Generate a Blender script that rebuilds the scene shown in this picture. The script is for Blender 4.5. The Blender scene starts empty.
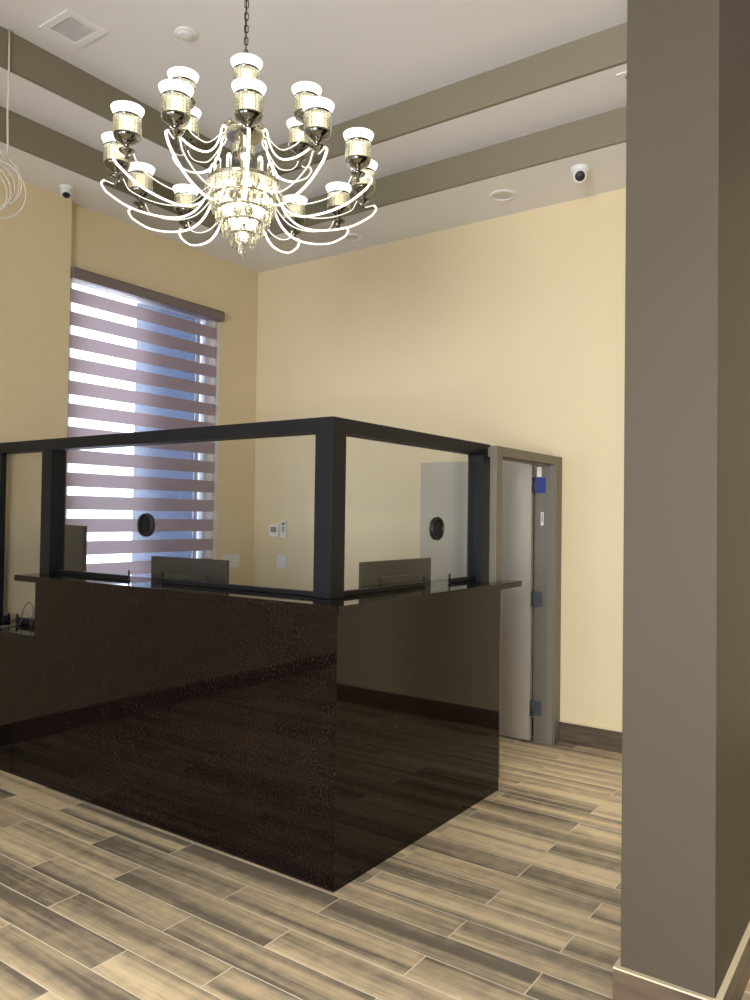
import bpy, bmesh, math, random
from mathutils import Vector, Matrix
random.seed(4)
PI = math.pi
S = bpy.context.scene
COL = S.collection

# ------------------------------------------------------------------ camera
cam_data = bpy.data.cameras.new('camera'); cam = bpy.data.objects.new('camera', cam_data); COL.objects.link(cam)
cam_data.sensor_fit = 'HORIZONTAL'; cam_data.sensor_width = 36.0; cam_data.lens = 36.0*778.95/750
cam_data.clip_start = 0.05
R_ = Vector((0.57678838, -0.81678162, 0.01352554)); U_ = Vector((-0.02487103, -0.0010088, 0.99969016)); F_ = Vector((0.81651491, 0.57694606, 0.02089607))
cam.matrix_world = Matrix(((R_.x, U_.x, -F_.x, -2.6398), (R_.y, U_.y, -F_.y, -2.0531), (R_.z, U_.z, -F_.z, 1.6), (0, 0, 0, 1)))
S.camera = cam

# ------------------------------------------------------------------ world, daylight, exposure
W = bpy.data.worlds.new('world'); S.world = W; W.use_nodes = True
bg = W.node_tree.nodes['Background']; bg.inputs[0].default_value = (0.80, 0.88, 1.0, 1); bg.inputs[1].default_value = 4.5
S.view_settings.view_transform = 'Standard'; S.view_settings.look = 'None'
S.view_settings.exposure = 0.0; S.view_settings.gamma = 1.0; S.view_settings.use_curve_mapping = False
S.cycles.use_denoising = True
S.cycles.max_bounces = 10; S.cycles.transparent_max_bounces = 24; S.cycles.transmission_bounces = 8
S.cycles.sample_clamp_indirect = 6.0
S.cycles.caustics_reflective = False; S.cycles.caustics_refractive = False

def area(name, loc, rot, sx, sy, power, col):
    l = bpy.data.lights.new(name, 'AREA'); l.shape = 'RECTANGLE'; l.size = sx; l.size_y = sy; l.energy = power; l.color = col
    o = bpy.data.objects.new(name, l); COL.objects.link(o); o.location = loc; o.rotation_euler = rot
    return o
# added fill lights behind the camera, set in assumed shop front openings
sf = area('rear_fill_light', (-6.56, -2.3, 1.75), (0, -PI/2, 0), 2.7, 2.5, 185, (1.0, 0.98, 0.96)); sf.data.spread = math.radians(94)
area('rear_fill_light', (-6.56, 1.45, 1.75), (0, -PI/2, 0), 2.7, 2.3, 22, (1.0, 0.98, 0.96))
# daylight through the blind window
area('window_daylight', (1.40, 3.36, 1.95), (-PI/2, 0, 0), 1.3, 2.7, 22, (0.80, 0.86, 1.0))

# ------------------------------------------------------------------ materials
def mat(name):
    m = bpy.data.materials.new(name); m.use_nodes = True
    nt = m.node_tree; nt.nodes.clear()
    out = nt.nodes.new('ShaderNodeOutputMaterial')
    return m, nt, out
def N(nt, t, **kw):
    n = nt.nodes.new(t)
    for k, v in kw.items():
        if k.startswith('i_'): n.inputs[k[2:].replace('_', ' ')].default_value = v
        else: setattr(n, k, v)
    return n
def srgb(r, g, b):
    f = lambda c: (c/255/12.92) if c/255 <= 0.04045 else ((c/255+0.055)/1.055)**2.4
    return (f(r), f(g), f(b), 1)
def pbr(name, col, rough=0.5, metal=0.0, spec=0.5, noise=None, bump=None, emit=None):
    m, nt, out = mat(name)
    p = N(nt, 'ShaderNodeBsdfPrincipled'); p.inputs['Base Color'].default_value = col
    p.inputs['Roughness'].default_value = rough; p.inputs['Metallic'].default_value = metal
    p.inputs['Specular IOR Level'].default_value = spec
    tc = N(nt, 'ShaderNodeTexCoord')
    if noise:
        scale, amt = noise
        nz = N(nt, 'ShaderNodeTexNoise'); nz.inputs['Scale'].default_value = scale; nz.inputs['Detail'].default_value = 4
        nt.links.new(tc.outputs['Object'], nz.inputs['Vector'])
        mx = N(nt, 'ShaderNodeMix', data_type='RGBA')
        mx.inputs[6].default_value = tuple(c*(1-amt) for c in col[:3])+(1,)
        mx.inputs[7].default_value = tuple(min(1, c*(1+amt)) for c in col[:3])+(1,)
        nt.links.new(nz.outputs['Fac'], mx.inputs[0]); nt.links.new(mx.outputs[2], p.inputs['Base Color'])
    if bump:
        scale, st = bump
        nb = N(nt, 'ShaderNodeTexNoise'); nb.inputs['Scale'].default_value = scale; nb.inputs['Detail'].default_value = 3
        nt.links.new(tc.outputs['Object'], nb.inputs['Vector'])
        bp = N(nt, 'ShaderNodeBump'); bp.inputs['Strength'].default_value = st; bp.inputs['Distance'].default_value = 0.002
        nt.links.new(nb.outputs['Fac'], bp.inputs['Height']); nt.links.new(bp.outputs[0], p.inputs['Normal'])
    if emit:
        p.inputs['Emission Color'].default_value = emit[0]; p.inputs['Emission Strength'].default_value = emit[1]
    nt.links.new(p.outputs[0], out.inputs[0])
    return m
def glassy(name, tint, rough=0.0, refl=1.0, ior=1.45):
    """thin clear sheet: transparent with a fresnel reflection"""
    m, nt, out = mat(name)
    t = N(nt, 'ShaderNodeBsdfTransparent'); t.inputs[0].default_value = tint
    g = N(nt, 'ShaderNodeBsdfGlossy'); g.inputs['Roughness'].default_value = rough
    lw = N(nt, 'ShaderNodeLayerWeight'); lw.inputs['Blend'].default_value = 0.5
    pw = N(nt, 'ShaderNodeMath', operation='POWER'); pw.inputs[1].default_value = 5.0
    f0 = ((ior-1)/(ior+1))**2
    mul = N(nt, 'ShaderNodeMath', operation='MULTIPLY_ADD'); mul.inputs[1].default_value = (1-f0)*refl; mul.inputs[2].default_value = f0*refl
    mx = N(nt, 'ShaderNodeMixShader')
    nt.links.new(lw.outputs['Facing'], pw.inputs[0]); nt.links.new(pw.outputs[0], mul.inputs[0]); nt.links.new(mul.outputs[0], mx.inputs[0])
    nt.links.new(t.outputs[0], mx.inputs[1]); nt.links.new(g.outputs[0], mx.inputs[2]); nt.links.new(mx.outputs[0], out.inputs[0])
    return m
def emis(name, col, st):
    m, nt, out = mat(name)
    e = N(nt, 'ShaderNodeEmission'); e.inputs[0].default_value = col; e.inputs[1].default_value = st
    nt.links.new(e.outputs[0], out.inputs[0]); return m
def floor_mat():
    m, nt, out = mat('wood_look_plank_tile')
    L = nt.links.new
    geo = N(nt, 'ShaderNodeNewGeometry'); sep = N(nt, 'ShaderNodeSeparateXYZ'); L(geo.outputs['Position'], sep.inputs[0])
    def M(op, a, b=None, c=None):
        n = N(nt, 'ShaderNodeMath', operation=op)
        for i, v in enumerate((a, b, c)):
            if v is None: continue
            if isinstance(v, (int, float)): n.inputs[i].default_value = v
            else: L(v, n.inputs[i])
        return n.outputs[0]
    WID, LEN = 0.155, 0.90
    rx = M('DIVIDE', M('ADD', sep.outputs[0], 0.0165), WID)
    row = M('FLOOR', rx); fx = M('FRACT', rx)
    par = M('FLOORED_MODULO', row, 2.0)
    ph = M('ADD', M('MULTIPLY', par, 0.515), 0.335)
    uy = M('DIVIDE', M('SUBTRACT', sep.outputs[1], ph), LEN)
    iy = M('FLOOR', uy); fy = M('FRACT', uy)
    # grout mask
    dx = M('MULTIPLY', M('MINIMUM', fx, M('SUBTRACT', 1.0, fx)), WID)
    dy = M('MULTIPLY', M('MINIMUM', fy, M('SUBTRACT', 1.0, fy)), LEN)
    dd = M('MINIMUM', dx, dy)
    gm = N(nt, 'ShaderNodeMapRange'); gm.inputs[1].default_value = 0.0017; gm.inputs[2].default_value = 0.0030
    gm.inputs[3].default_value = 1.0; gm.inputs[4].default_value = 0.0; L(dd, gm.inputs[0])
    cid = N(nt, 'ShaderNodeCombineXYZ'); L(row, cid.inputs[0]); L(iy, cid.inputs[1])
    wn = N(nt, 'ShaderNodeTexWhiteNoise', noise_dimensions='3D'); L(cid.outputs[0], wn.inputs['Vector'])
    wsep = N(nt, 'ShaderNodeSeparateColor'); L(wn.outputs['Color'], wsep.inputs[0])
    # wide bands running along the plank
    cv = N(nt, 'ShaderNodeCombineXYZ')
    L(M('ADD', M('MULTIPLY', sep.outputs[0], 9.0), M('MULTIPLY', wsep.outputs[0], 37.0)), cv.inputs[0])
    L(M('ADD', M('MULTIPLY', sep.outputs[1], 0.32), M('MULTIPLY', wsep.outputs[1], 23.0)), cv.inputs[1])
    nz = N(nt, 'ShaderNodeTexNoise'); nz.inputs['Scale'].default_value = 1.0; nz.inputs['Detail'].default_value = 2.5; nz.inputs['Roughness'].default_value = 0.45
    nz.inputs['Distortion'].default_value = 0.5
    L(cv.outputs[0], nz.inputs['Vector'])
    # fine fibres
    cv2 = N(nt, 'ShaderNodeCombineXYZ')
    L(M('ADD', M('MULTIPLY', sep.outputs[0], 60.0), M('MULTIPLY', wsep.outputs[2], 51.0)), cv2.inputs[0])
    L(M('MULTIPLY', sep.outputs[1], 3.0), cv2.inputs[1])
    nf = N(nt, 'ShaderNodeTexNoise'); nf.inputs['Scale'].default_value = 1.0; nf.inputs['Detail'].default_value = 5.0
    L(cv2.outputs[0], nf.inputs['Vector'])
    nm = N(nt, 'ShaderNodeTexNoise'); nm.inputs['Scale'].default_value = 14.0; nm.inputs['Detail'].default_value = 6.0
    L(geo.outputs['Position'], nm.inputs['Vector'])
    v = M('ADD', M('ADD', nz.outputs['Fac'], M('MULTIPLY', M('SUBTRACT', nf.outputs['Fac'], 0.5), 0.30)), M('ADD', M('MULTIPLY', M('SUBTRACT', wsep.outputs[0], 0.5), 0.16), M('MULTIPLY', M('SUBTRACT', nm.outputs['Fac'], 0.5), 0.20)))
    cr = N(nt, 'ShaderNodeValToRGB'); L(v, cr.inputs[0])
    el = cr.color_ramp.elements
    el[0].position = 0.34; el[0].color = srgb(128, 117, 102)
    el[1].position = 0.69; el[1].color = srgb(240, 220, 182)
    e = el.new(0.46); e.color = srgb(178, 163, 138)
    e = el.new(0.56); e.color = srgb(210, 190, 156)
    mx = N(nt, 'ShaderNodeMix', data_type='RGBA'); L(gm.outputs[0], mx.inputs[0]); L(cr.outputs[0], mx.inputs[6]); mx.inputs[7].default_value = srgb(240, 230, 208)
    p = N(nt, 'ShaderNodeBsdfPrincipled'); p.inputs['Roughness'].default_value = 0.36; p.inputs['Specular IOR Level'].default_value = 0.45
    L(mx.outputs[2], p.inputs['Base Color'])
    bp = N(nt, 'ShaderNodeBump'); bp.inputs['Strength'].default_value = 0.35; bp.inputs['Distance'].default_value = 0.002
    hh = M('ADD', M('MULTIPLY', M('SUBTRACT', 1.0, gm.outputs[0]), 1.0), M('MULTIPLY', nm.outputs['Fac'], 0.25)); L(hh, bp.inputs['Height'])
    L(bp.outputs[0], p.inputs['Normal']); L(p.outputs[0], out.inputs[0])
    return m
def granite_mat(name, dark, speck, rough, amount=0.62):
    m, nt, out = mat(name); L = nt.links.new
    tc = N(nt, 'ShaderNodeTexCoord')
    vo = N(nt, 'ShaderNodeTexNoise'); vo.inputs['Scale'].default_value = 85; vo.inputs['Detail'].default_value = 4; vo.inputs['Roughness'].default_value = 0.7
    L(tc.outputs['Object'], vo.inputs['Vector'])
    nl = N(nt, 'ShaderNodeTexNoise'); nl.inputs['Scale'].default_value = 9; nl.inputs['Detail'].default_value = 3
    L(tc.outputs['Object'], nl.inputs['Vector'])
    ad = N(nt, 'ShaderNodeMath', operation='MULTIPLY_ADD'); L(nl.outputs['Fac'], ad.inputs[0]); ad.inputs[1].default_value = 0.22; L(vo.outputs['Fac'], ad.inputs[2])
    cr = N(nt, 'ShaderNodeValToRGB'); L(ad.outputs[0], cr.inputs[0])
    e = cr.color_ramp.elements; e[0].position = amount; e[0].color = dark; e[1].position = .82; e[1].color = speck
    p = N(nt, 'ShaderNodeBsdfPrincipled'); p.inputs['Roughness'].default_value = rough; p.inputs['IOR'].default_value = 1.31
    L(cr.outputs[0], p.inputs['Base Color']); L(p.outputs[0], out.inputs[0])
    return m
def brown_board_mat():
    m, nt, out = mat('brown_baseboard_tile'); L = nt.links.new
    tc = N(nt, 'ShaderNodeTexCoord'); mp = N(nt, 'ShaderNodeMapping'); mp.inputs['Scale'].default_value = (2, 2, 26)
    L(tc.outputs['Object'], mp.inputs[0])
    nz = N(nt, 'ShaderNodeTexNoise'); nz.inputs['Scale'].default_value = 1.3; nz.inputs['Detail'].default_value = 4; L(mp.outputs[0], nz.inputs['Vector'])
    cr = N(nt, 'ShaderNodeValToRGB'); L(nz.outputs['Fac'], cr.inputs[0])
    e = cr.color_ramp.elements; e[0].position = .3; e[0].color = srgb(66, 54, 43); e[1].position = .75; e[1].color = srgb(112, 94, 74)
    p = N(nt, 'ShaderNodeBsdfPrincipled'); p.inputs['Roughness'].default_value = .4
    L(cr.outputs[0], p.inputs['Base Color']); L(p.outputs[0], out.inputs[0]); return m
def cloth_mat(name, col, trans, transp):
    m, nt, out = mat(name); L = nt.links.new
    tc = N(nt, 'ShaderNodeTexCoord'); mp = N(nt, 'ShaderNodeMapping'); mp.inputs['Scale'].default_value = (40, 40, 900); L(tc.outputs['Object'], mp.inputs[0])
    nz = N(nt, 'ShaderNodeTexNoise'); nz.inputs['Scale'].default_value = 1; nz.inputs['Detail'].default_value = 2; L(mp.outputs[0], nz.inputs['Vector'])
    mxc = N(nt, 'ShaderNodeMix', data_type='RGBA'); mxc.inputs[6].default_value = tuple(c*.85 for c in col[:3])+(1,); mxc.inputs[7].default_value = tuple(min(1, c*1.12) for c in col[:3])+(1,)
    L(nz.outputs['Fac'], mxc.inputs[0])
    d = N(nt, 'ShaderNodeBsdfDiffuse'); t = N(nt, 'ShaderNodeBsdfTranslucent'); L(mxc.outputs[2], d.inputs[0]); L(mxc.outputs[2], t.inputs[0])
    a = N(nt, 'ShaderNodeMixShader'); a.inputs[0].default_value = trans; L(d.outputs[0], a.inputs[1]); L(t.outputs[0], a.inputs[2])
    tr = N(nt, 'ShaderNodeBsdfTransparent'); b = N(nt, 'ShaderNodeMixShader'); b.inputs[0].default_value = transp
    L(a.outputs[0], b.inputs[1]); L(tr.outputs[0], b.inputs[2]); L(b.outputs[0], out.inputs[0]); return m
def screen_mat():
    m, nt, out = mat('insect_screen_mesh'); L = nt.links.new
    tc = N(nt, 'ShaderNodeTexCoord'); mp = N(nt, 'ShaderNodeMapping'); mp.inputs['Scale'].default_value = (14, 1, 3); L(tc.outputs['Object'], mp.inputs[0])
    nz = N(nt, 'ShaderNodeTexNoise'); nz.inputs['Scale'].default_value = 2.2; nz.inputs['Detail'].default_value = 5; L(mp.outputs[0], nz.inputs['Vector'])
    cr = N(nt, 'ShaderNodeValToRGB'); L(nz.outputs['Fac'], cr.inputs[0])
    e = cr.color_ramp.elements; e[0].position = .3; e[0].color = (.14, .17, .24, 1); e[1].position = .7; e[1].color = (.24, .28, .36, 1)
    tr = N(nt, 'ShaderNodeBsdfTransparent'); L(cr.outputs[0], tr.inputs[0]); L(tr.outputs[0], out.inputs[0]); return m

CREAM = pbr('cream_wall_paint', srgb(226, 209, 171), 0.62, noise=(3.0, .02), bump=(220, .08))
WHITE = pbr('white_ceiling_paint', srgb(236, 234, 234), 0.8, noise=(2.0, .015))
OLIVE = pbr('olive_taupe_riser_paint', srgb(132, 125, 104), 0.55, noise=(3.0, .02))
TAUPE = pbr('taupe_pillar_paint', srgb(82, 75, 63), 0.5, spec=.12, noise=(3.0, .03), bump=(180, .06))
FRAMEP = pbr('taupe_door_paint', srgb(116, 109, 98), 0.45, noise=(4.0, .03))
LEAFP = pbr('grey_door_leaf_paint', srgb(182, 176, 161), 0.45, noise=(3.0, .03))
FLOOR = floor_mat()
BOARD = brown_board_mat()
CAULK = pbr('pale_caulk', srgb(226, 212, 180), 0.5)
GRANITE = granite_mat('dark_brown_granite', (0.0046, 0.0024, 0.0020, 1), (0.034, 0.022, 0.018, 1), 0.04, .63)
GRANTOP = granite_mat('black_granite_top', (0.005, 0.005, 0.006, 1), (0.05, 0.05, 0.055, 1), 0.02, .70)
BLACKM = pbr('black_metal_frame', srgb(14, 16, 23), 0.5, spec=.3, noise=(30, .08))
GLASS = glassy('clear_partition_glass', (.95, .96, .97, 1))
WGLASS = glassy('window_glass', (.96, .98, 1, 1), refl=.6)
ACRYL = glassy('clear_acrylic_arm', (.80, .79, .76, 1), rough=.05)
BLACKP = pbr('black_plastic', (0.008, 0.008, 0.009, 1), 0.45, bump=(300, .2))
GRILLE = pbr('matt_black_mesh', (0.006, 0.006, 0.008, 1), 0.8, spec=.1, noise=(90, .3))
DARKP = pbr('dark_grey_plastic', (0.016, 0.016, 0.018, 1), 0.45, noise=(12, .2))
WHITEP = pbr('white_plastic', srgb(232, 232, 230), 0.35, noise=(40, .01))
WHITEV = pbr('white_vinyl_window', srgb(232, 232, 236), 0.4, noise=(20, .01))
LCD = pbr('grey_lcd', srgb(120, 126, 122), 0.2, noise=(60, .1))
GREYB = pbr('grey_button', srgb(110, 110, 108), 0.5, noise=(60, .1))
DUCTSHADE = pbr('duct_shade_black', (0.01, 0.01, 0.01, 1), 0.8, noise=(10, .2))
STEEL = pbr('brushed_steel', srgb(112, 116, 120), 0.5, metal=1.0, noise=(40, .06))
GOLD = pbr('champagne_gold_metal', srgb(204, 198, 176), 0.2, metal=1.0, noise=(30, .06))
SMOKE = pbr('polished_smoke_metal', srgb(128, 127, 120), 0.1, metal=1.0, noise=(30, .08))
BRONZE = pbr('dark_bronze_chain', srgb(92, 82, 70), 0.3, metal=1.0, noise=(50, .1))
BLUET = pbr('blue_masking_tape', srgb(38, 60, 130), 0.6, noise=(60, .08))
CABLEW = pbr('pale_cable_jacket', srgb(220, 214, 200), 0.45, noise=(60, .03))
CABLED = pbr('grey_cable_jacket', srgb(98, 88, 80), 0.5, noise=(60, .05))
BAND_OP = cloth_mat('opaque_blind_band', srgb(168, 150, 154), .22, 0.0)
BAND_SH = cloth_mat('sheer_blind_band', srgb(235, 235, 240), .5, .72)
CASS = pbr('grey_mauve_cassette', srgb(122, 110, 108), .6, noise=(60, .06))
SCREEN = screen_mat()
LED = emis('white_led_strip', (1.0, 0.95, 0.84, 1), 2.0)
OPAL = emis('lit_opal_shade', (1.0, 0.95, 0.84, 1), 2.3)
WARM = emis('warm_lamp_core', (1.0, 0.94, 0.74, 1), 2.0)
CORE = emis('bright_lamp_core', (1.0, 0.93, 0.74, 1), 4.0)
def crystal_mat(name, tint):
    m, nt, out = mat(name); L = nt.links.new
    t = N(nt, 'ShaderNodeBsdfTransparent'); t.inputs[0].default_value = tint
    g = N(nt, 'ShaderNodeBsdfGlossy'); g.inputs['Roughness'].default_value = .03
    rf = N(nt, 'ShaderNodeBsdfRefraction'); rf.inputs['IOR'].default_value = 1.55; rf.inputs[0].default_value = tint
    fr = N(nt, 'ShaderNodeLayerWeight'); fr.inputs['Blend'].default_value = .35
    a = N(nt, 'ShaderNodeMixShader'); a.inputs[0].default_value = .45; L(t.outputs[0], a.inputs[1]); L(rf.outputs[0], a.inputs[2])
    b = N(nt, 'ShaderNodeMixShader'); pw_ = N(nt, 'ShaderNodeMath', operation='MULTIPLY_ADD'); pw_.inputs[1].default_value = .6; pw_.inputs[2].default_value = .05; L(fr.outputs['Facing'], pw_.inputs[0]); L(pw_.outputs[0], b.inputs[0]); L(a.outputs[0], b.inputs[1]); L(g.outputs[0], b.inputs[2])
    L(b.outputs[0], out.inputs[0]); return m
CRYS = crystal_mat('clear_cut_crystal', (1, .98, .92, 1))
CRYSY = crystal_mat('champagne_cut_crystal', (1, .985, .90, 1))

# ------------------------------------------------------------------ mesh helpers
class MB:
    def __init__(s): s.bm = bmesh.new()
    def box(s, x0, x1, y0, y1, z0, z1, mi=0, M=None):
        v = [s.bm.verts.new((x, y, z)) for x in (x0, x1) for y in (y0, y1) for z in (z0, z1)]
        if M: 
            for q in v: q.co = M @ q.co
        for f in ((0, 1, 3, 2), (4, 6, 7, 5), (0, 4, 5, 1), (2, 3, 7, 6), (0, 2, 6, 4), (1, 5, 7, 3)):
            s.bm.faces.new([v[i] for i in f]).material_index = mi
        return s
    def prism(s, pts, axis, a0, a1, mi=0, smooth=False):
        """closed outline pts (2-D) pushed along axis 'x','y' or 'z'"""
        def P(p, a): return {'z': (p[0], p[1], a), 'x': (a, p[0], p[1]), 'y': (p[0], a, p[1])}[axis]
        A = [s.bm.verts.new(P(p, a0)) for p in pts]; B = [s.bm.verts.new(P(p, a1)) for p in pts]; n = len(pts)
        fs = [s.bm.faces.new(A[::-1]), s.bm.faces.new(B)]
        for i in range(n):
            f = s.bm.faces.new((A[i], A[(i+1) % n], B[(i+1) % n], B[i])); f.smooth = smooth; fs.append(f)
        for f in fs: f.material_index = mi
        bmesh.ops.triangulate(s.bm, faces=fs[:2])
        return s
    def lathe(s, prof, n=32, M=None, mi=0, smooth=True):
        rings = []
        for r, z in prof:
            if r < 1e-6: rings.append([s.bm.verts.new((0, 0, z))])
            else: rings.append([s.bm.verts.new((r*math.cos(2*PI*i/n), r*math.sin(2*PI*i/n), z)) for i in range(n)])
        if M:
            for rg in rings:
                for q in rg: q.co = M @ q.co
        for a, b in zip(rings, rings[1:]):
            for i in range(n):
                j = (i+1) % n
                if len(a) == 1 and len(b) == 1: continue
                if len(a) == 1: f = s.bm.faces.new((a[0], b[j], b[i]))
                elif len(b) == 1: f = s.bm.faces.new((a[i], a[j], b[0]))
                else: f = s.bm.faces.new((a[i], a[j], b[j], b[i]))
                f.smooth = smooth; f.material_index = mi
        return s
    def tube(s, pts, r, n=8, closed=False, mi=0, flat=None, up=None):
        """round tube along pts; flat=(half_w, half_h) makes an oval ribbon whose width runs along 'up'"""
        pts = [Vector(p) for p in pts]; m = len(pts); rings = []
        prev = Vector(up) if up else None
        for i, p in enumerate(pts):
            if closed: t = pts[(i+1) % m]-pts[i-1]
            else: t = pts[min(i+1, m-1)]-pts[max(i-1, 0)]
            t.normalize()
            ref = prev if prev is not None else (Vector((0, 0, 1)) if abs(t.z) < .9 else Vector((1, 0, 0)))
            a = (ref-t*ref.dot(t)); a.normalize(); b = t.cross(a)
            if not up: prev = a
            w, h = flat if flat else (r, r)
            rings.append([s.bm.verts.new(p+a*w*math.cos(2*PI*k/n)+b*h*math.sin(2*PI*k/n)) for k in range(n)])
        for i in range(m if closed else m-1):
            A, B = rings[i], rings[(i+1) % m]
            for k in range(n):
                f = s.bm.faces.new((A[k], A[(k+1) % n], B[(k+1) % n], B[k])); f.smooth = True; f.material_index = mi
        if not closed:
            s.bm.faces.new(rings[0][::-1]).material_index = mi; s.bm.faces.new(rings[-1]).material_index = mi
        return s
    def build(s, name, m, parent=None, loc=None, rot=None, bevel=0):
        bmesh.ops.recalc_face_normals(s.bm, faces=s.bm.faces)
        if bevel:
            ed = [e for e in s.bm.edges if len(e.link_faces) == 2 and e.calc_face_angle(0) > .7]
            bmesh.ops.bevel(s.bm, geom=ed, offset=bevel, segments=2, affect='EDGES', profile=.6)
        me = bpy.data.meshes.new(name); s.bm.to_mesh(me); s.bm.free()
        for q in (m if isinstance(m, (list, tuple)) else [m]): me.materials.append(q)
        o = bpy.data.objects.new(name, me); COL.objects.link(o)
        if parent: o.parent = parent
        if loc: o.location = loc
        if rot: o.rotation_euler = rot
        return o
def struct(o, label=None):
    o['kind'] = 'structure'
    if label: o['label'] = label; o['category'] = label.split('|')[1] if '|' in label else 'structure'
    return o
def tag(o, label, cat, group=None):
    o['label'] = label; o['category'] = cat
    if group: o['group'] = group
    return o
def empty(name, loc, rz=0):
    o = bpy.data.objects.new(name, None); COL.objects.link(o); o.location = loc; o.rotation_euler = (0, 0, rz); o.empty_display_size = .1
    return o
def copy_tree(o, parent=None):
    c = o.copy(); COL.objects.link(c); c.parent = parent
    for ch in list(o.children): copy_tree(ch, c)
    return c
def setting(o, label, cat):
    o['kind'] = 'structure'; o['label'] = label; o['category'] = cat; return o

# ------------------------------------------------------------------ room
XB, YW, YL, XJ = 2.75, 3.16, 3.10, 0.718           # back wall, window wall, left wall plane, jog
X0, Y0 = -6.5, -6.0
ZL, Z2, Z3 = 3.913, 4.123, 4.339
setting(MB().box(X0-.12, XB+.12, Y0-.12, YW+.15, -.08, 0).build('floor', FLOOR), 'wood-look plank tile floor in staggered tan and grey-brown rows', 'floor')
setting(MB().box(XB, XB+.12, Y0, YW+.15, 0, 4.45).build('wall_back', CREAM), 'cream painted wall behind the glass booth and the open door', 'wall')
wx0, wx1, wz0, wz1 = .755, 2.195, .45, 3.385
wm = MB().box(XJ, wx0, YW, YW+.15, 0, 4.45).box(wx1, XB, YW, YW+.15, 0, 4.45).box(wx0, wx1, YW, YW+.15, 0, wz0).box(wx0, wx1, YW, YW+.15, wz1, 4.45)
setting(wm.build('wall_window', CREAM), 'shaded cream wall around the window with striped blind', 'wall')
setting(MB().box(X0, XJ, YL, YW+.15, 0, 4.45).build('wall_left', CREAM), 'shaded cream wall standing proud to the left of the blind', 'wall')
setting(MB().box(X0, XB, Y0-.12, Y0, 0, 4.45).build('wall_right', TAUPE), 'taupe wall to the right, behind the photographer', 'wall')  # unseen wall, set back and kept dark to cut bounce light
rm = MB().box(X0-.12, X0, Y0, -3.65, 0, 4.45).box(X0-.12, X0, -.95, .2, 0, 4.45).box(X0-.12, X0, 2.7, YW+.15, 0, 4.45)
for y0, y1 in ((-3.65, -.95), (.2, 2.7)): rm.box(X0-.12, X0, y0, y1, 3.2, 4.45).box(X0-.12, X0, y0, y1, 0, .3)
setting(rm.build('wall_rear', CREAM), 'cream wall with unseen openings added for fill light behind the photographer', 'wall')
for k, (yc, hw) in enumerate(((-2.3, 1.35), (1.45, 1.25))):  # invented glazing that frames the added rear fill lights
    w2 = empty('window_%d' % (k+2), (X0-.06, yc, .3)); setting(w2, ('right', 'left')[k]+' hand unseen glazing added for fill light behind the photographer', 'window')
    f = MB()
    for y in (-hw+.03, 0, hw-.03): f.box(-.03, .03, y-.03, y+.03, 0, 2.9)
    f.box(-.03, .03, -hw, hw, 0, .06).box(-.03, .03, -hw, hw, 2.84, 2.9)
    f.build('window_frame', BLACKM, w2)
    MB().box(-.004, .004, -hw+.03, hw-.03, .05, 2.85).build('pane', WGLASS, w2)
# stepped tray ceiling
ax0, ax1, ay0, ay1 = -2.24, 2.065, -1.61, 2.649
bx0, bx1, by0, by1 = -1.77, 1.5945, -1.17, 2.2095
def ring(mb, ox0, ox1, oy0, oy1, ix0, ix1, iy0, iy1, z0, z1):
    mb.box(ox0, ix0, oy0, oy1, z0, z1).box(ix1, ox1, oy0, oy1, z0, z1).box(ix0, ix1, oy0, iy0, z0, z1).box(ix0, ix1, iy1, oy1, z0, z1); return mb
c = MB(); e_ = .025; ring(c, X0, XB, Y0, YW, ax0-e_, ax1+e_, ay0-e_, ay1+e_, ZL, ZL+.04); ring(c, ax0-.03, ax1+.03, ay0-.03, ay1+.03, bx0-e_, bx1+e_, by0-e_, by1+e_, Z2, Z2+.04)
c.box(bx0-.03, bx1+.03, by0-.03, by1+.03, Z3, Z3+.05)
setting(c.build('ceiling', WHITE), 'white stepped tray ceiling around the chandelier', 'ceiling')
setting(ring(MB(), ax0-.025, ax1+.025, ay0-.025, ay1+.025, ax0, ax1, ay0, ay1, ZL, Z2).build('trim_1', OLIVE), 'olive band of the lower step of the tray ceiling', 'trim')
setting(ring(MB(), bx0-.025, bx1+.025, by0-.025, by1+.025, bx0, bx1, by0, by1, Z2, Z3).build('trim_2', OLIVE), 'olive band of the upper step of the tray ceiling', 'trim')
# pillar in the foreground
px0, px1, py0, py1 = -.075, .95, -1.531, -1.242
pl = setting(MB().box(px0, px1, py0, py1, 0, ZL+.4).build('pillar', TAUPE, bevel=.004), 'tall taupe pillar in the right foreground', 'pillar')
def skirting(name, x0, x1, y0, y1, label, parent=None):
    o = setting(MB().box(x0, x1, y0, y1, 0, .144).build(name, BOARD, parent, bevel=.002), label, 'baseboard')
    MB().box(x0, x1, y0, y1, .1442, .1492).build('caulk_line', CAULK, o); return o
b = MB()
g = .018
def pbx(z0, z1): return MB().box(px0-g, px0, py0-g, py1+g, z0, z1).box(px1, px1+g, py0-g, py1+g, z0, z1).box(px0, px1, py0-g, py0, z0, z1).box(px0, px1, py1, py1+g, z0, z1)
pb = setting(pbx(0, .144).build('baseboard_pillar', BOARD), 'brown tile baseboard around the foot of the taupe pillar', 'baseboard')
pbx(.1442, .1495).build('caulk_line', CAULK, pb)
skirting('baseboard_back', XB-.02, XB, Y0, .094, 'brown tile baseboard along the cream wall right of the door')
skirting('baseboard_booth', XB-.02, XB, .26, YW, 'brown tile baseboard along the cream wall inside the booth')
skirting('baseboard_window', XJ, XB-.02, YW-.02, YW, 'brown tile baseboard below the blind window')
skirting('baseboard_left', X0, -.02, YL-.02, YL, 'brown tile baseboard along the left cream wall')

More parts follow.
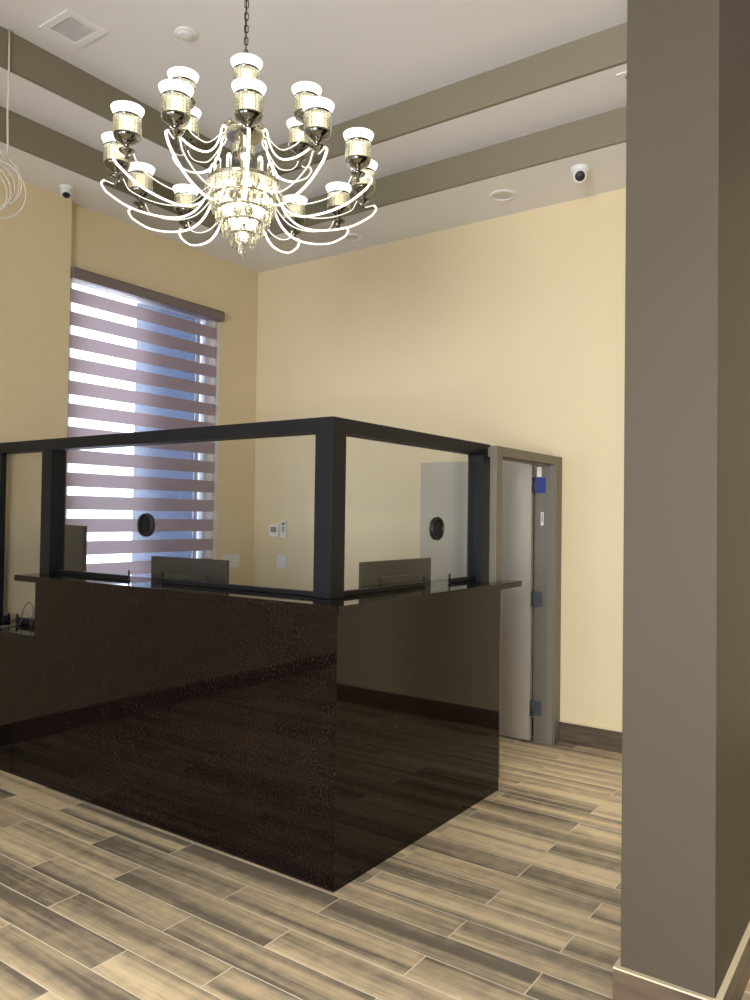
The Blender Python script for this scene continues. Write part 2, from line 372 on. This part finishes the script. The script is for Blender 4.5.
# window behind the blind
w1 = empty('window_1', ((wx0+wx1)/2, YW+.09, wz0)); setting(w1, 'white sliding window behind the striped blind', 'window')
hw, hh = (wx1-wx0)/2, wz1-wz0
f = MB().box(-hw, -hw+.05, -.04, .04, 0, hh).box(hw-.05, hw, -.04, .04, 0, hh).box(-hw, hw, -.04, .04, 0, .05).box(-hw, hw, -.04, .04, hh-.05, hh)
f.build('window_frame', WHITEV, w1)
MB().box(-hw+.05, hw-.05, -.01, -.004, .05, hh-.05).build('pane', WGLASS, w1)
f = MB().box(hw-.115, hw-.075, .0, .03, .05, hh-.05)
f.build('sash_stile', WHITEV, w1)
MB().box(-.035, hw-.118, .012, .015, .05, hh-.05).build('insect_screen', SCREEN, w1)
setting(MB().box(wx1-.005, wx1+.07, YW-.012, YW, wz0-.05, wz1+.05).box(wx0-.05, wx0, YW-.012, YW, wz0-.05, wz1+.05).box(wx0, wx1, YW-.012, YW, wz1, wz1+.05).build('trim_3', WHITEV), 'white casing around the blind window', 'trim')

# ------------------------------------------------------------------ door at the right end of the booth
d1 = empty('door_1', (2.2, .17, 0)); setting(d1, 'taupe metal door frame with grey leaf standing open into the booth', 'door')
def rel(mb, name, m, parent, bevel=0):
    o = mb.build(name, m, None, bevel=bevel); o.parent = parent
    o.matrix_parent_inverse = Matrix.Identity(4)
    base = Vector((0, 0, 0)); q = parent
    while q: base += q.location; q = q.parent
    for v in o.data.vertices: v.co -= base
    return o
fr = MB().box(1.690, 1.772, .095, .14, 0, 2.045)
fr.box(1.772, 2.63, .095, .25, 1.985, 2.045).box(2.63, 2.745, .095, .25, 0, 2.045)
fr.box(1.772, 2.615, .13, .165, 1.972, 1.985).box(2.612, 2.63, .10, .148, 0, 1.985)
frame = rel(fr, 'door_frame', FRAMEP, d1, .003)
leaf = rel(MB().box(2.585, 2.628, .262, 1.20, .012, 2.025), 'door_leaf', LEAFP, d1, .002)
def kid(mb, name, m, parent): 
    return rel(mb, name, m, parent)
for z in (.24, 1.02, 1.838):
    h = MB().box(2.6285, 2.634, .19, .262, z-.055, z+.055).box(2.585, 2.63, .2555, .2615, z-.055, z+.055)
    h.lathe([(0, -.06), (.008, -.06), (.008, .06), (0, .06)], 12, Matrix.Translation((2.629, .258, z)))
    kid(h, 'hinge', STEEL, leaf)
kid(MB().box(2.627, 2.6295, .172, .246, 1.785, 1.895), 'tape_strip', BLUET, frame)['label'] = 'blue masking tape stuck on the jamb'
kid(MB().box(2.6275, 2.6297, .186, .206, 1.55, 1.645).box(2.6265, 2.6276, .192, .199, 1.575, 1.635, 1), 'paper_label', [WHITEP, GREYB], frame)['label'] = 'small white label on the jamb'
kid(MB().box(2.618, 2.63, .20, .235, 1.90, 1.972), 'closer_bracket', WHITEP, frame)
hd = MB().box(2.565, 2.585, 1.09, 1.15, .93, 1.11).tube([(2.572, 1.12, 1.02), (2.535, 1.12, 1.02), (2.53, 1.10, 1.02), (2.53, 1.0, 1.02)], .009, 10)
kid(hd, 'door_handle', STEEL, leaf)

# ------------------------------------------------------------------ reception desk
ZC, ZT = 1.1755, 1.212
YE, YEL, XE = 2.286, 2.505, 1.5646
desk = empty('reception_desk', (0, 0, 0))
tag(desk, 'dark polished granite reception desk below the black glazed screen', 'desk')
MB().prism([(0, 0), (YEL, 0), (YEL, .829), (YE, .829), (YE, ZC), (0, ZC)], 'x', 0, .03).build('front_panel', GRANITE, desk)
MB().box(.0305, XE, 0, .03, 0, ZC).build('side_panel', GRANITE, desk)
MB().box(XE-.03, XE, .0305, .30, 0, ZC).build('end_panel', GRANITE, desk)
MB().box(.0305, .30, YE-.03, YE, .83, ZC).build('end_panel', GRANITE, desk)
MB().box(.0305, .70, .70, YE-.031, .715, .75).box(.0305, XE-.031, .0305, .70, .715, .75).build('work_surface', GRANTOP, desk)
MB().box(.60, .63, .72, YE-.05, 0, .714).box(.75, XE-.05, .60, .63, 0, .714).build('modesty_board', DARKP, desk)
# upper counter slab, L shaped with a rounded nose
o_ = .0025; R0 = .006
arc = [(-o_+R0-R0*math.cos(a), -o_+R0-R0*math.sin(a)) for a in [i*PI/2/6 for i in range(7)]]
slab = arc + [(1.858, -o_), (1.858, .088), (1.60, .088), (1.60, .42), (.42, .42), (.42, 2.452), (.185, 2.452), (.185, 2.514), (-o_, 2.514)]
ct = MB().prism(slab, 'z', ZC+.0005, ZT).build('countertop', GRANITE, bevel=.0015)
tag(ct, 'polished black stone countertop laid along the top of the desk', 'countertop')
# lower accessible counter at the left end
lc = empty('side_counter', (.3, 2.77, 0)); tag(lc, 'low dark granite counter between the tall desk and the left wall', 'counter')
rel(MB().box(.0, .03, YEL+.002, 3.098, 0, .829), 'front_panel', GRANITE, lc)
rel(MB().box(.03, .84, 2.56, 2.59, 0, .829), 'end_panel', GRANITE, lc)
rel(MB().box(-.003, .86, YE+.002, 3.096, .8295, .856), 'worktop', GRANTOP, lc, .002)

# ------------------------------------------------------------------ glazed screen on the desk
gs = empty('glass_partition', (.25, .25, ZT)); tag(gs, 'black framed clear glass screen standing on the granite desk', 'glass screen')
HB, HT = 1.995, 2.063
P0, P1 = .196, .301
rel(MB().box(P0, P1, P0, P1, ZT+.001, HT), 'corner_post', BLACKM, gs, .002)
rel(MB().box(P0, P1, 2.458, 2.566, .858, HB-.0005), 'post', BLACKM, gs, .002)
rel(MB().box(P0, P0+.04, 3.05, 3.097, .858, HB-.0005), 'post', BLACKM, gs, .002)
rel(MB().box(1.70, 1.805, P0, P1, .0, HB-.0005), 'post', BLACKM, gs, .002)
rel(MB().box(P0, P1, P1+.0005, 3.097, HB, HT), 'header_rail', BLACKM, gs, .002)
rel(MB().box(P1+.0005, 1.805, P0, P1, HB, HT), 'header_rail', BLACKM, gs, .002)
RZ = 1.236
for y0, y1 in ((P1, 1.432), (1.736, 2.457)): rel(MB().box(.236, .260, y0+.0005, y1, ZT+.001, RZ), 'sill_rail', BLACKM, gs, .002)
for x0, x1 in ((P1, 1.098), (1.395, 1.699)): rel(MB().box(x0+.0005, x1, .236, .260, ZT+.001, RZ), 'sill_rail', BLACKM, gs, .002)
for y0, y1 in ((2.567, 2.90), (3.0, 3.049)): rel(MB().box(.236, .260, y0, y1, .858, .895), 'sill_rail', BLACKM, gs, .002)
def pane(axis, a0, a1, c0, c1, z0, zc, hole=None):
    """glass sheet with a pass-through notch c0..c1 up to zc and a round speaking hole"""
    mb = MB()
    pts = [(a0, z0), (c0, z0), (c0, zc), (c1, zc), (c1, z0), (a1, z0), (a1, HB), (a0, HB)]
    mb.prism(pts, axis, .244, .252)
    p = rel(mb, 'glass_pane', GLASS, gs)
    e = MB()
    for c in (c0, c1):
        if axis == 'x': e.box(.2425, .2535, c-.002, c+.002, z0, zc)
        else: e.box(c-.002, c+.002, .2425, .2535, z0, zc)
    rel(e, 'edge_clip', BLACKM, p)
    if hole:
        cc, zz, r = hole
        M = Matrix.Translation((.248, cc, zz)) @ Matrix.Rotation(PI/2, 4, 'Y') if axis == 'x' else Matrix.Translation((cc, .248, zz)) @ Matrix.Rotation(PI/2, 4, 'X')
        s_ = MB()
        s_.lathe([(r*.80, -.011), (r*.86, -.014), (r*.97, -.012), (r, -.005), (r, .005), (r*.97, .012), (r*.86, .014), (r*.80, .011), (r*.80, -.011)], 40, M)
        rel(s_, 'speaking_grille', BLACKP, p)
        q = MB(); q.lathe([(0, -.003), (r*.8, -.003), (r*.8, .003), (0, .003)], 32, M)
        for k in range(-4, 5):
            w = math.sqrt(max(0, (r*.78)**2-(k*r*.16)**2))
            q.box(-w, w, k*r*.16-.0025, k*r*.16+.0025, -.006, .006, 0, M @ Matrix.Rotation(PI/2 if axis == 'x' else 0, 4, 'Z'))
        rel(q, 'grille_mesh', GRILLE, p)
pane('x', P1+.001, 2.457, 1.434, 1.734, ZT+.002, 1.268, (1.588, 1.532, .068))
pane('y', P1+.001, 1.699, 1.10, 1.393, ZT+.002, 1.268, (1.239, 1.534, .068))
pane('x', 2.567, 3.049, 2.90, 3.0, .859, .915)

# ------------------------------------------------------------------ screens and small things inside the booth
def monitor(loc, rz, w, h, ztop, label, base=.75):
    m = empty('computer_monitor', (loc[0], loc[1], base), rz); tag(m, label, 'monitor', 'computer monitors in the booth')
    z1 = ztop-base; z0 = z1-h
    MB().box(-w/2, w/2, -.010, .010, z0, z1).build('screen', DARKP, m, bevel=.004)
    MB().box(-w/2+.012, w/2-.012, .0102, .0122, z0+.02, z1-.012).build('display', BLACKP, m)
    MB().box(-w*.28, w*.28, -.034, -.0102, z0+.05, z1-.09).box(-.035, .035, -.055, -.034, z0+.06, z0+.16).build('back_cover', BLACKP, m, bevel=.008)
    MB().box(-.03, .03, -.075, -.055, .010, z0+.15).build('stand', BLACKP, m, bevel=.004)
    MB().prism([(.12*math.cos(a), -.04+.09*math.sin(a)) for a in [2*PI*i/28 for i in range(28)]], 'z', .001, .012).build('base', BLACKP, m)
    return m
monitor((.478, 1.485), PI/2+PI, .655, .37, 1.340, 'flat monitor behind the front glass, back turned, in front of the blind')
monitor((1.178, .478), 0, .736, .37, 1.347, 'flat monitor behind the glass beside the open door leaf')
monitor((.60, 2.80), math.radians(70), .57, .42, 1.51, 'monitor on the low side counter turned almost edge on beside the left black post', base=.857)
# thermostat, remote in holder, wall plates
t = empty('thermostat', (XB, 2.885, 1.455)); tag(t, 'square white thermostat with grey display on the cream wall', 'thermostat')
MB().box(-.026, -.001, -.055, .055, -.055, .055).build('case', WHITEP, t, bevel=.005)
MB().box(-.0275, -.0262, -.036, .036, -.015, .035).build('display', LCD, t)
MB().box(-.028, -.0262, -.03, .03, -.043, -.034).build('button_bar', WHITEP, t)
t = empty('remote_control', (XB, 2.765, 1.47)); tag(t, 'slim white remote control in wall holder right of the thermostat', 'remote control')
MB().box(-.024, -.004, -.026, .026, -.065, .075).build('body', WHITEP, t, bevel=.006)
MB().box(-.0255, -.0242, -.018, .018, .035, .062).build('display', LCD, t)
bt = MB()
for i in range(3):
    for j in range(2): bt.box(-.0265, -.0242, -.016+j*.018, -.003+j*.018, -.025+i*.018, -.013+i*.018)
bt.build('buttons', GREYB, t)
MB().box(-.03, -.001, -.034, .034, -.075, -.03).build('holder', WHITEP, t, bevel=.004)
def plate(loc, rz, w, n, label, name='light_switch'):
    t = empty(name, loc, rz); tag(t, label, 'light switch')
    MB().box(-w/2, w/2, -.007, -.0005, -.06, .06).build('wall_plate', WHITEP, t, bevel=.003)
    for k in range(n):
        x = (k-(n-1)/2)*.046
        MB().box(x-.0165, x+.0165, -.012, -.0072, -.033, .033).build('rocker', WHITEP, t, bevel=.002)
plate((XB, 2.80, 1.17), -PI/2, .115, 2, 'white two rocker light switch below the thermostat')
plate((2.46, YW, 1.172), 0, .205, 4, 'wide white light switch plate right of the blind')

# zebra blind
zb = empty('zebra_blind', (1.41, 3.115, 3.3)); tag(zb, 'mauve and sheer striped roller blind hanging over the window', 'window blind')
bx_0, bx_1 = .728, 2.191
rel(MB().prism([(3.065, 3.326), (3.065, 3.395), (3.075, 3.412), (3.158, 3.412), (3.158, 3.326)], 'x', .724, 2.237), 'cassette', CASS, zb, .003)
PER, SHH, ZTOP = .1706, .0665, 3.326
fb = MB(); y_ = 3.115
z = ZTOP; k = 0
while z > .58:
    for (zz0, zz1, mi) in ((z-SHH, z, 1), (z-PER, z-SHH, 0)):
        v = [fb.bm.verts.new(q) for q in ((bx_0, y_, zz0), (bx_1, y_, zz0), (bx_1, y_, zz1), (bx_0, y_, zz1))]
        fb.bm.faces.new(v).material_index = mi
    z -= PER
fab = rel(fb, 'fabric', [BAND_OP, BAND_SH], zb)
rel(MB().box(bx_0, bx_1, y_-.012, y_+.012, z-.03, z), 'bottom_bar', CASS, zb, .004)

# ------------------------------------------------------------------ ceiling fittings
def downlight(x, y, z, r, label, lens=None):
    t = empty('recessed_downlight', (x, y, z)); tag(t, label, 'ceiling light', 'recessed ceiling downlights')
    MB().lathe([(r*.72, -.001), (r*.75, -.010), (r*.95, -.009), (r, -.003), (r, -.0005)], 40).build('trim_ring', WHITE, t)
    MB().lathe([(0, -.003), (r*.35, -.006), (r*.72, -.0022)], 40).build('diffuser', lens or LENSM, t)
LENSM = pbr('unlit_frosted_lens', srgb(206, 205, 200), .18, noise=(20, .02))
downlight(2.391, .415, ZL, .098, 'unlit round white downlight in the lower ceiling nearest the dome camera')
downlight(2.472, 1.828, ZL, .085, 'unlit round downlight in the lower ceiling right behind the chandelier arms')
def fill_downlight(x, y, z, r, label, watts, cone=130):  # unseen downlights, added to raise the light on floor and pillar
    downlight(x, y, z, r, label, LITM)
    l = bpy.data.lights.new('fill_spot', 'SPOT'); l.energy = watts; l.spot_size = math.radians(cone); l.spot_blend = .8; l.shadow_soft_size = .06; l.color = (1, .93, .82)
    o = bpy.data.objects.new('fill_spot', l); COL.objects.link(o); o.location = (x, y, z-.03)
LITM = emis('fill_downlight_lens', (1, .95, .86, 1), 4.0)
fill_downlight(.3, -3.4, ZL, .09, 'added unseen fill downlight behind the taupe pillar', 125)
fill_downlight(1.9, -2.8, ZL, .09, 'added unseen fill downlight near the cream wall behind the taupe pillar', 45)
fill_downlight(-2.75, .55, ZL, .09, 'added unseen fill downlight over the floor left of the photographer', 190, 78)
fill_downlight(-2.7, -.75, ZL, .09, 'added unseen fill downlight over the floor in front of the photographer', 150, 78)
t = empty('smoke_detector', (.30, 1.388, Z3)); tag(t, 'round white disc detector on the upper ceiling beside the chandelier', 'smoke detector')
MB().lathe([(.064, -.0005), (.064, -.006), (.058, -.009), (.046, -.011)], 40).build('base', WHITE, t)
MB().lathe([(.046, -.0112), (.044, -.016), (.036, -.019), (0, -.020)], 40).build('cover', WHITE, t)
def seccam(x, y, z, s, aim, label, dark):
    t = empty('security_camera', (x, y, z)); tag(t, label, 'security camera', 'turret security cameras on the lower ceiling')
    MB().lathe([(.060*s, -.0005), (.060*s, -.026*s), (.055*s, -.032*s), (0.03*s, -.034*s)], 36).build('mount_base', WHITEP, t)
    d = Vector(aim).normalized(); q = Vector((0, 0, 1)).rotation_difference(d).to_matrix().to_4x4()
    M = Matrix.Translation((0, 0, -.052*s)) @ q
    sph = [(.050*s*math.sin(a), -.050*s*math.cos(a)) for a in [PI*i/16 for i in range(13)]]
    hd = MB().lathe([(0, sph[0][1])]+sph[1:]+[(.032*s, .032*s)], 32, M).build('housing', WHITEP, t)
    MB().lathe([(0, .030*s), (.0325*s, .0325*s), (.030*s, .040*s), (.018*s, .043*s), (0, .044*s)], 32, M).build('lens_cover', BLACKP, hd)
    MB().lathe([(0, .0442*s), (.012*s, .045*s), (.010*s, .048*s), (0, .050*s)], 24, M).build('lens', DARKP, hd)
seccam(2.278, -.197, ZL, 1.0, (-.9, -.35, -.45), 'white dome camera with black lens on the lower ceiling by the pillar', 1)
seccam(.56, 2.93, ZL, .80, (-.25, -.45, -1.0), 'white dome camera on the lower ceiling corner left of the blind', 0)
def vent(x0, x1, y0, y1, z, fw, inner, n, label, along='x'):
    cx, cy = (x0+x1)/2, (y0+y1)/2; hx, hy = (x1-x0)/2, (y1-y0)/2
    t = empty('ceiling_vent', (cx, cy, z)); tag(t, label, 'air vent', 'ceiling air vents')
    fr = MB(); ring(fr, -hx, hx, -hy, hy, -hx+fw, hx-fw, -hy+fw, hy-fw, -.009, -.0005); fr.build('frame', WHITE, t, bevel=.002)
    MB().box(-hx+fw, hx-fw, -hy+fw, hy-fw, -.0016, -.0006).build('duct_backing', DUCTSHADE if inner else WHITE, t)  # flat backing sheet; the black version stands in for shade inside the duct
    for k in range(n):
        if along == 'x':
            y = -hy+fw+(k+.5)*(2*hy-2*fw)/n; M = Matrix.Translation((0, y, -.006)) @ Matrix.Rotation(math.radians(28), 4, 'X')
            MB().box(-hx+fw, hx-fw, -.0075 if not inner else -.005, .0075 if not inner else .005, -.0008, .0008, 0, M).build('louver', WHITE, t)
        else:
            x = -hx+fw+(k+.5)*(2*hx-2*fw)/n; M = Matrix.Translation((x, 0, -.006)) @ Matrix.Rotation(math.radians(-50), 4, 'Y')
            MB().box(-.005, .005, -hy+fw, hy-fw, -.0008, .0008, 0, M).build('louver', WHITE, t)
vent(-.212, .036, 1.752, 2.03, Z3, .042, False, 11, 'square white vent on the upper ceiling left of the chandelier')
vent(1.69, 2.0, -1.0, -.625, Z2, .034, True, 9, 'white vent with dark slots in the middle step beside the pillar', 'y')

# ------------------------------------------------------------------ hanging coil of cable
cc = Vector((-.385, 2.16, 3.415))
cb = MB()
cb.tube([(-.290, 2.195, Z3-.001), (-.288, 2.195, 4.1), (-.291, 2.193, 3.85), (-.286, 2.19, 3.66), (-.296, 2.18, 3.595)], .0055, 8)
pts = []
rnd = random.Random(3)
turns = 6; per = 26
ex = Vector((.83, -.55, 0)); 
for i in range(turns*per+1):
    k = i/per; a = 2*PI*k + PI*.35
    rr = .142+.030*math.sin(k*1.9+.6)+.010*math.sin(k*5.1)
    off = Vector((.018*math.sin(k*2.7), .01*math.cos(k*3.3), -.03*math.sin(k*1.3)))
    p = cc+off+Vector((ex.x*rr*math.cos(a), ex.y*rr*math.cos(a)*.6, rr*1.02*math.sin(a)))
    p += Vector((0, .012*(k-3), 0)); pts.append(p)
cb.tube(pts, .0042, 6)
tie = MB()
tie = cb.tube([cc+Vector((.05, 0, .165)), cc+Vector((.062, .02, .15)), cc+Vector((.05, .0, .135)), cc+Vector((.042, -.02, .15))], .004, 6, True)
tag(cb.build('cable_coil', CABLEW), 'coil of pale cable hanging from the upper ceiling at the left edge', 'cable')
# small looped lead on the low counter
lp = [(.20, 2.655, .8585), (.20, 2.66, .90)]
for i in range(15):
    a = PI*i/14; lp.append((.20+.015*math.sin(a), 2.71-.06*math.cos(a)-.01, .925+.085*math.sin(a)))
lp += [(.20, 2.765, .90), (.19, 2.77, .865), (.15, 2.78, .8605), (.08, 2.80, .8605)]
ld = MB().tube(lp, .0035, 8)
ld.tube([(.21, 2.60, .8605), (.22, 2.61, .95), (.23, 2.66, 1.0), (.235, 2.68, .93), (.23, 2.69, .861)], .0022, 6)
tag(ld.build('looped_cable', CABLED), 'thin grey cable looping up from the low counter at the left', 'cable')

# ------------------------------------------------------------------ chandelier
CH = Vector((-.09, .515, 2.77))
ch = empty('chandelier', CH); tag(ch, 'large two tier crystal chandelier with lit white arms hanging from the ceiling', 'chandelier')
def spline(pts, n=6):
    out = []
    P = [Vector(p) for p in pts]
    for i in range(len(P)-1):
        p0, p1, p2, p3 = P[max(i-1, 0)], P[i], P[i+1], P[min(i+2, len(P)-1)]
        for k in range(n):
            t = k/n
            out.append(.5*((2*p1)+(p2-p0)*t+(2*p0-5*p1+4*p2-p3)*t*t+(3*p1-p0-3*p2+p3)*t**3))
    out.append(P[-1]); return out
def arm(lower, upper, name='arm'):
    lo = spline([(r, z-CH.z, 0) for r, z in lower]); up = spline([(r, z-CH.z, 0) for r, z in upper])
    outline = [(p.x, p.y) for p in lo]+[(p.x, p.y) for p in up[::-1]][1:-1]
    pl = MB().prism(outline, 'y', -.0045, .0045).build(name, ACRYL, ch)
    MB().tube([(p.x, 0, p.y) for p in lo], .006, 8, flat=(.0068, .0045), up=(0, 1, 0)).build('led_strip', LED, pl)
    MB().tube([(p.x, 0, p.y) for p in up], .0035, 8, flat=(.0040, .0019), up=(0, 1, 0)).build('led_strip', LED, pl)
    return pl
low_l = [(.612, 3.083), (.625, 3.068), (.612, 3.043), (.59, 3.022), (.505, 2.972), (.395, 2.944), (.29, 2.943), (.215, 2.982), (.168, 3.055), (.152, 3.13), (.150, 3.185), (.138, 3.205), (.122, 3.195)]
low_u = [(.612, 3.083), (.594, 3.076), (.568, 3.070), (.546, 3.088), (.535, 3.10), (.522, 3.075), (.50, 3.045), (.42, 3.010), (.33, 2.996), (.25, 3.008), (.19, 3.052), (.155, 3.095), (.128, 3.12), (.122, 3.195)]
up_l = [(.370, 3.318), (.382, 3.304), (.372, 3.283), (.345, 3.252), (.27, 3.215), (.20, 3.212), (.155, 3.245), (.128, 3.30), (.118, 3.345), (.108, 3.362), (.095, 3.352)]
up_u = [(.370, 3.318), (.350, 3.309), (.325, 3.308), (.305, 3.328), (.292, 3.300), (.26, 3.270), (.20, 3.255), (.16, 3.278), (.130, 3.312), (.105, 3.33), (.095, 3.352)]
def lamp(r, zrim):
    z = zrim-CH.z
    cup = MB()
    cup.lathe([(0, -.205), (.010, -.205), (.008, -.190), (.030, -.178), (.034, -.172), (.012, -.164), (.010, -.156), (.028, -.142), (.050, -.128), (.054, -.118), (.054, -.112), (0, -.112)], 28)
    c_ = cup.build('lamp_cup', SMOKE, ch, loc=(r, 0, z))
    MB().lathe([(.0560, -.043), (.0575, -.041), (.0575, -.036), (.0560, -.0345), (.0540, -.038), (.0560, -.043)], 28).build('shade_ring', SMOKE, c_)
    gl = MB()
    gl.lathe([(.0535, -.034), (.056, -.026), (.062, -.013), (.067, -.003), (.068, .001), (.065, .001), (.059, -.012), (.053, -.026), (.050, -.034)], 28)
    gl.build('opal_shade', OPAL, c_)
    cr = MB()
    for k in range(20):
        a = 2*PI*k/20; M = Matrix.Rotation(a, 4, 'Z') @ Matrix.Translation((.053, 0, 0))
        cr.prism([(-.004, -.007), (.001, -.0072), (.0048, 0), (.001, .0072), (-.004, .007)], 'z', -.111, -.044)
        for v in list(cr.bm.verts)[-10:]: v.co = M @ v.co
    cr.build('crystal_band', CRYSY, c_)
    MB().lathe([(0, -.108), (.036, -.108), (.038, -.08), (.040, -.046), (0, -.046)], 20).build('lamp_core', WARM, c_)
    return c_
def place(o, ang, r):
    o.rotation_euler = (0, 0, ang)
    if r is not None: o.location = (r*math.cos(ang), r*math.sin(ang), o.location.z)
arm0 = arm(low_l, low_u); lamp0 = lamp(.561, 3.272); arm1 = arm(up_l, up_u); lamp1 = lamp(.312, 3.512)
for i in range(12):
    a = 3.956-2*PI*i/12
    A = arm0 if i == 0 else copy_tree(arm0, ch); Lp = lamp0 if i == 0 else copy_tree(lamp0, ch)
    place(A, a, None); place(Lp, a, .561)
for i in range(6):
    a = 3.944-2*PI*i/6
    A = arm1 if i == 0 else copy_tree(arm1, ch); Lp = lamp1 if i == 0 else copy_tree(lamp1, ch)
    place(A, a, None); place(Lp, a, .312)
# column, hubs, chain
zz = lambda z: z-CH.z
MB().lathe([(0, zz(3.70)), (.012, zz(3.69)), (.012, zz(3.60)), (.03, zz(3.585)), (.034, zz(3.56)), (.016, zz(3.54)), (.014, zz(3.44)), (.03, zz(3.42)), (.036, zz(3.39)), (.020, zz(3.37)), (.016, zz(3.33)),
            (.026, zz(3.30)), (.034, zz(3.27)), (.030, zz(3.24)), (.016, zz(3.225)), (.016, zz(3.12)), (.05, zz(3.11)), (.05, zz(3.10)), (0, zz(3.10))], 28).build('column', GOLD, ch)
hub = MB().lathe([(.016, zz(3.352)), (.085, zz(3.345)), (.098, zz(3.352)), (.098, zz(3.362)), (.085, zz(3.366)), (.016, zz(3.366))], 36)
for i in range(12):
    a = 2*PI*i/12; M = Matrix.Rotation(a, 4, 'Z')
    hub.lathe([(0, -.012), (.008, -.008), (.010, 0), (.007, .012), (0, .022)], 10, M @ Matrix.Translation((.092, 0, zz(3.378))))
hub.build('upper_hub', GOLD, ch)
hub = MB().lathe([(.05, zz(3.106)), (.150, zz(3.120)), (.166, zz(3.122)), (.166, zz(3.132)), (.15, zz(3.134)), (.05, zz(3.118))], 40)
for i in range(12):
    a = 2*PI*i/12+.26; M = Matrix.Rotation(a, 4, 'Z')
    hub.lathe([(0, -.004), (.007, 0), (.010, .012), (.006, .026), (.008, .034), (0, .046)], 10, M @ Matrix.Translation((.130, 0, zz(3.138))))
hub.build('lower_hub', GOLD, ch)
for i in range(6):
    a = 3.944-2*PI*i/6
    MB().tube([(.016, 0, zz(3.33)), (.05, 0, zz(3.39)), (.085, 0, zz(3.395)), (.10, 0, zz(3.36)), (.085, 0, zz(3.345))], .005, 8).build('scroll', GOLD, ch, rot=(0, 0, a))
b0 = MB().lathe([(0, -.020), (.012, -.017), (.019, -.006), (.019, .004), (.011, .016), (.009, .022), (0, .022)], 12).build('bulb', CORE, ch)
spots = [(.115, 2*PI*k/10+.3, 3.075) for k in range(10)]+[(.085, 2*PI*k/8, 3.005) for k in range(8)]+[(.052, 2*PI*k/5+.2, 2.945) for k in range(5)]+[(0, 0, 2.885)]
for k, (r, a, z) in enumerate(spots):
    o = b0 if k == 0 else b0.copy()
    if k: COL.objects.link(o); o.parent = ch
    o.location = (r*math.cos(a), r*math.sin(a), zz(z))
def drop_mesh(h, w, m):
    return MB().lathe([(0, 0), (w*.55, -.004), (w, -.012), (w*.92, -h*.70), (w*.5, -h*.9), (0, -h)], 6, smooth=False)
for (r, zt, h, n, w, m) in ((.164, 3.118, .072, 28, .0135, CRYS), (.140, 3.052, .068, 24, .0125, CRYSY), (.116, 2.996, .066, 20, .0125, CRYSY), (.086, 2.942, .066, 15, .0125, CRYS), (.050, 2.890, .062, 9, .0125, CRYS)):
    tr = MB().lathe([(r-.006, zz(zt)-.002), (r+.004, zz(zt)-.002), (r+.004, zz(zt)+.006), (r-.006, zz(zt)+.006), (r-.006, zz(zt)-.002)], 36).build('crystal_tier', GOLD, ch)
    d0 = drop_mesh(h, w, m).build('crystal_drop', m, tr)
    for k in range(n):
        o = d0 if k == 0 else d0.copy()
        if k: COL.objects.link(o); o.parent = tr
        a = 2*PI*k/n
        o.location = (r*math.cos(a), r*math.sin(a), zz(zt)-.002); o.rotation_euler = (0, 0, a)
MB().lathe([(0, zz(2.85)), (.010, zz(2.845)), (.014, zz(2.83)), (.018, zz(2.81)), (.012, zz(2.79)), (0, 0)], 12, smooth=False).build('finial', CRYS, ch)
cord = MB().tube([(.004, 0, zz(3.69)), (-.004, .003, zz(3.9)), (.004, -.003, zz(4.1)), (0, 0, zz(4.31))], .0028, 6).build('chain', BRONZE, ch)
lk = [(.0085*math.cos(a), 0, .0085*math.sin(a)+(.010 if math.sin(a) > 0 else -.010)) for a in [2*PI*i/20 for i in range(20)]]
l0 = MB().tube(lk, .0026, 6, True, up=(0, 1, 0)).build('chain_link', BRONZE, cord)
n = 21
for k in range(n):
    o = l0 if k == 0 else l0.copy()
    if k: COL.objects.link(o); o.parent = cord
    o.location = (0, 0, zz(3.705)+k*.029); o.rotation_euler = (0, 0, PI/4+(k % 2)*PI/2)
MB().lathe([(.06, zz(Z3)-.0005), (.06, zz(Z3)-.010), (.035, zz(Z3)-.026), (.008, zz(Z3)-.032), (0, zz(Z3)-.040)], 32).build('canopy', BRONZE, ch)
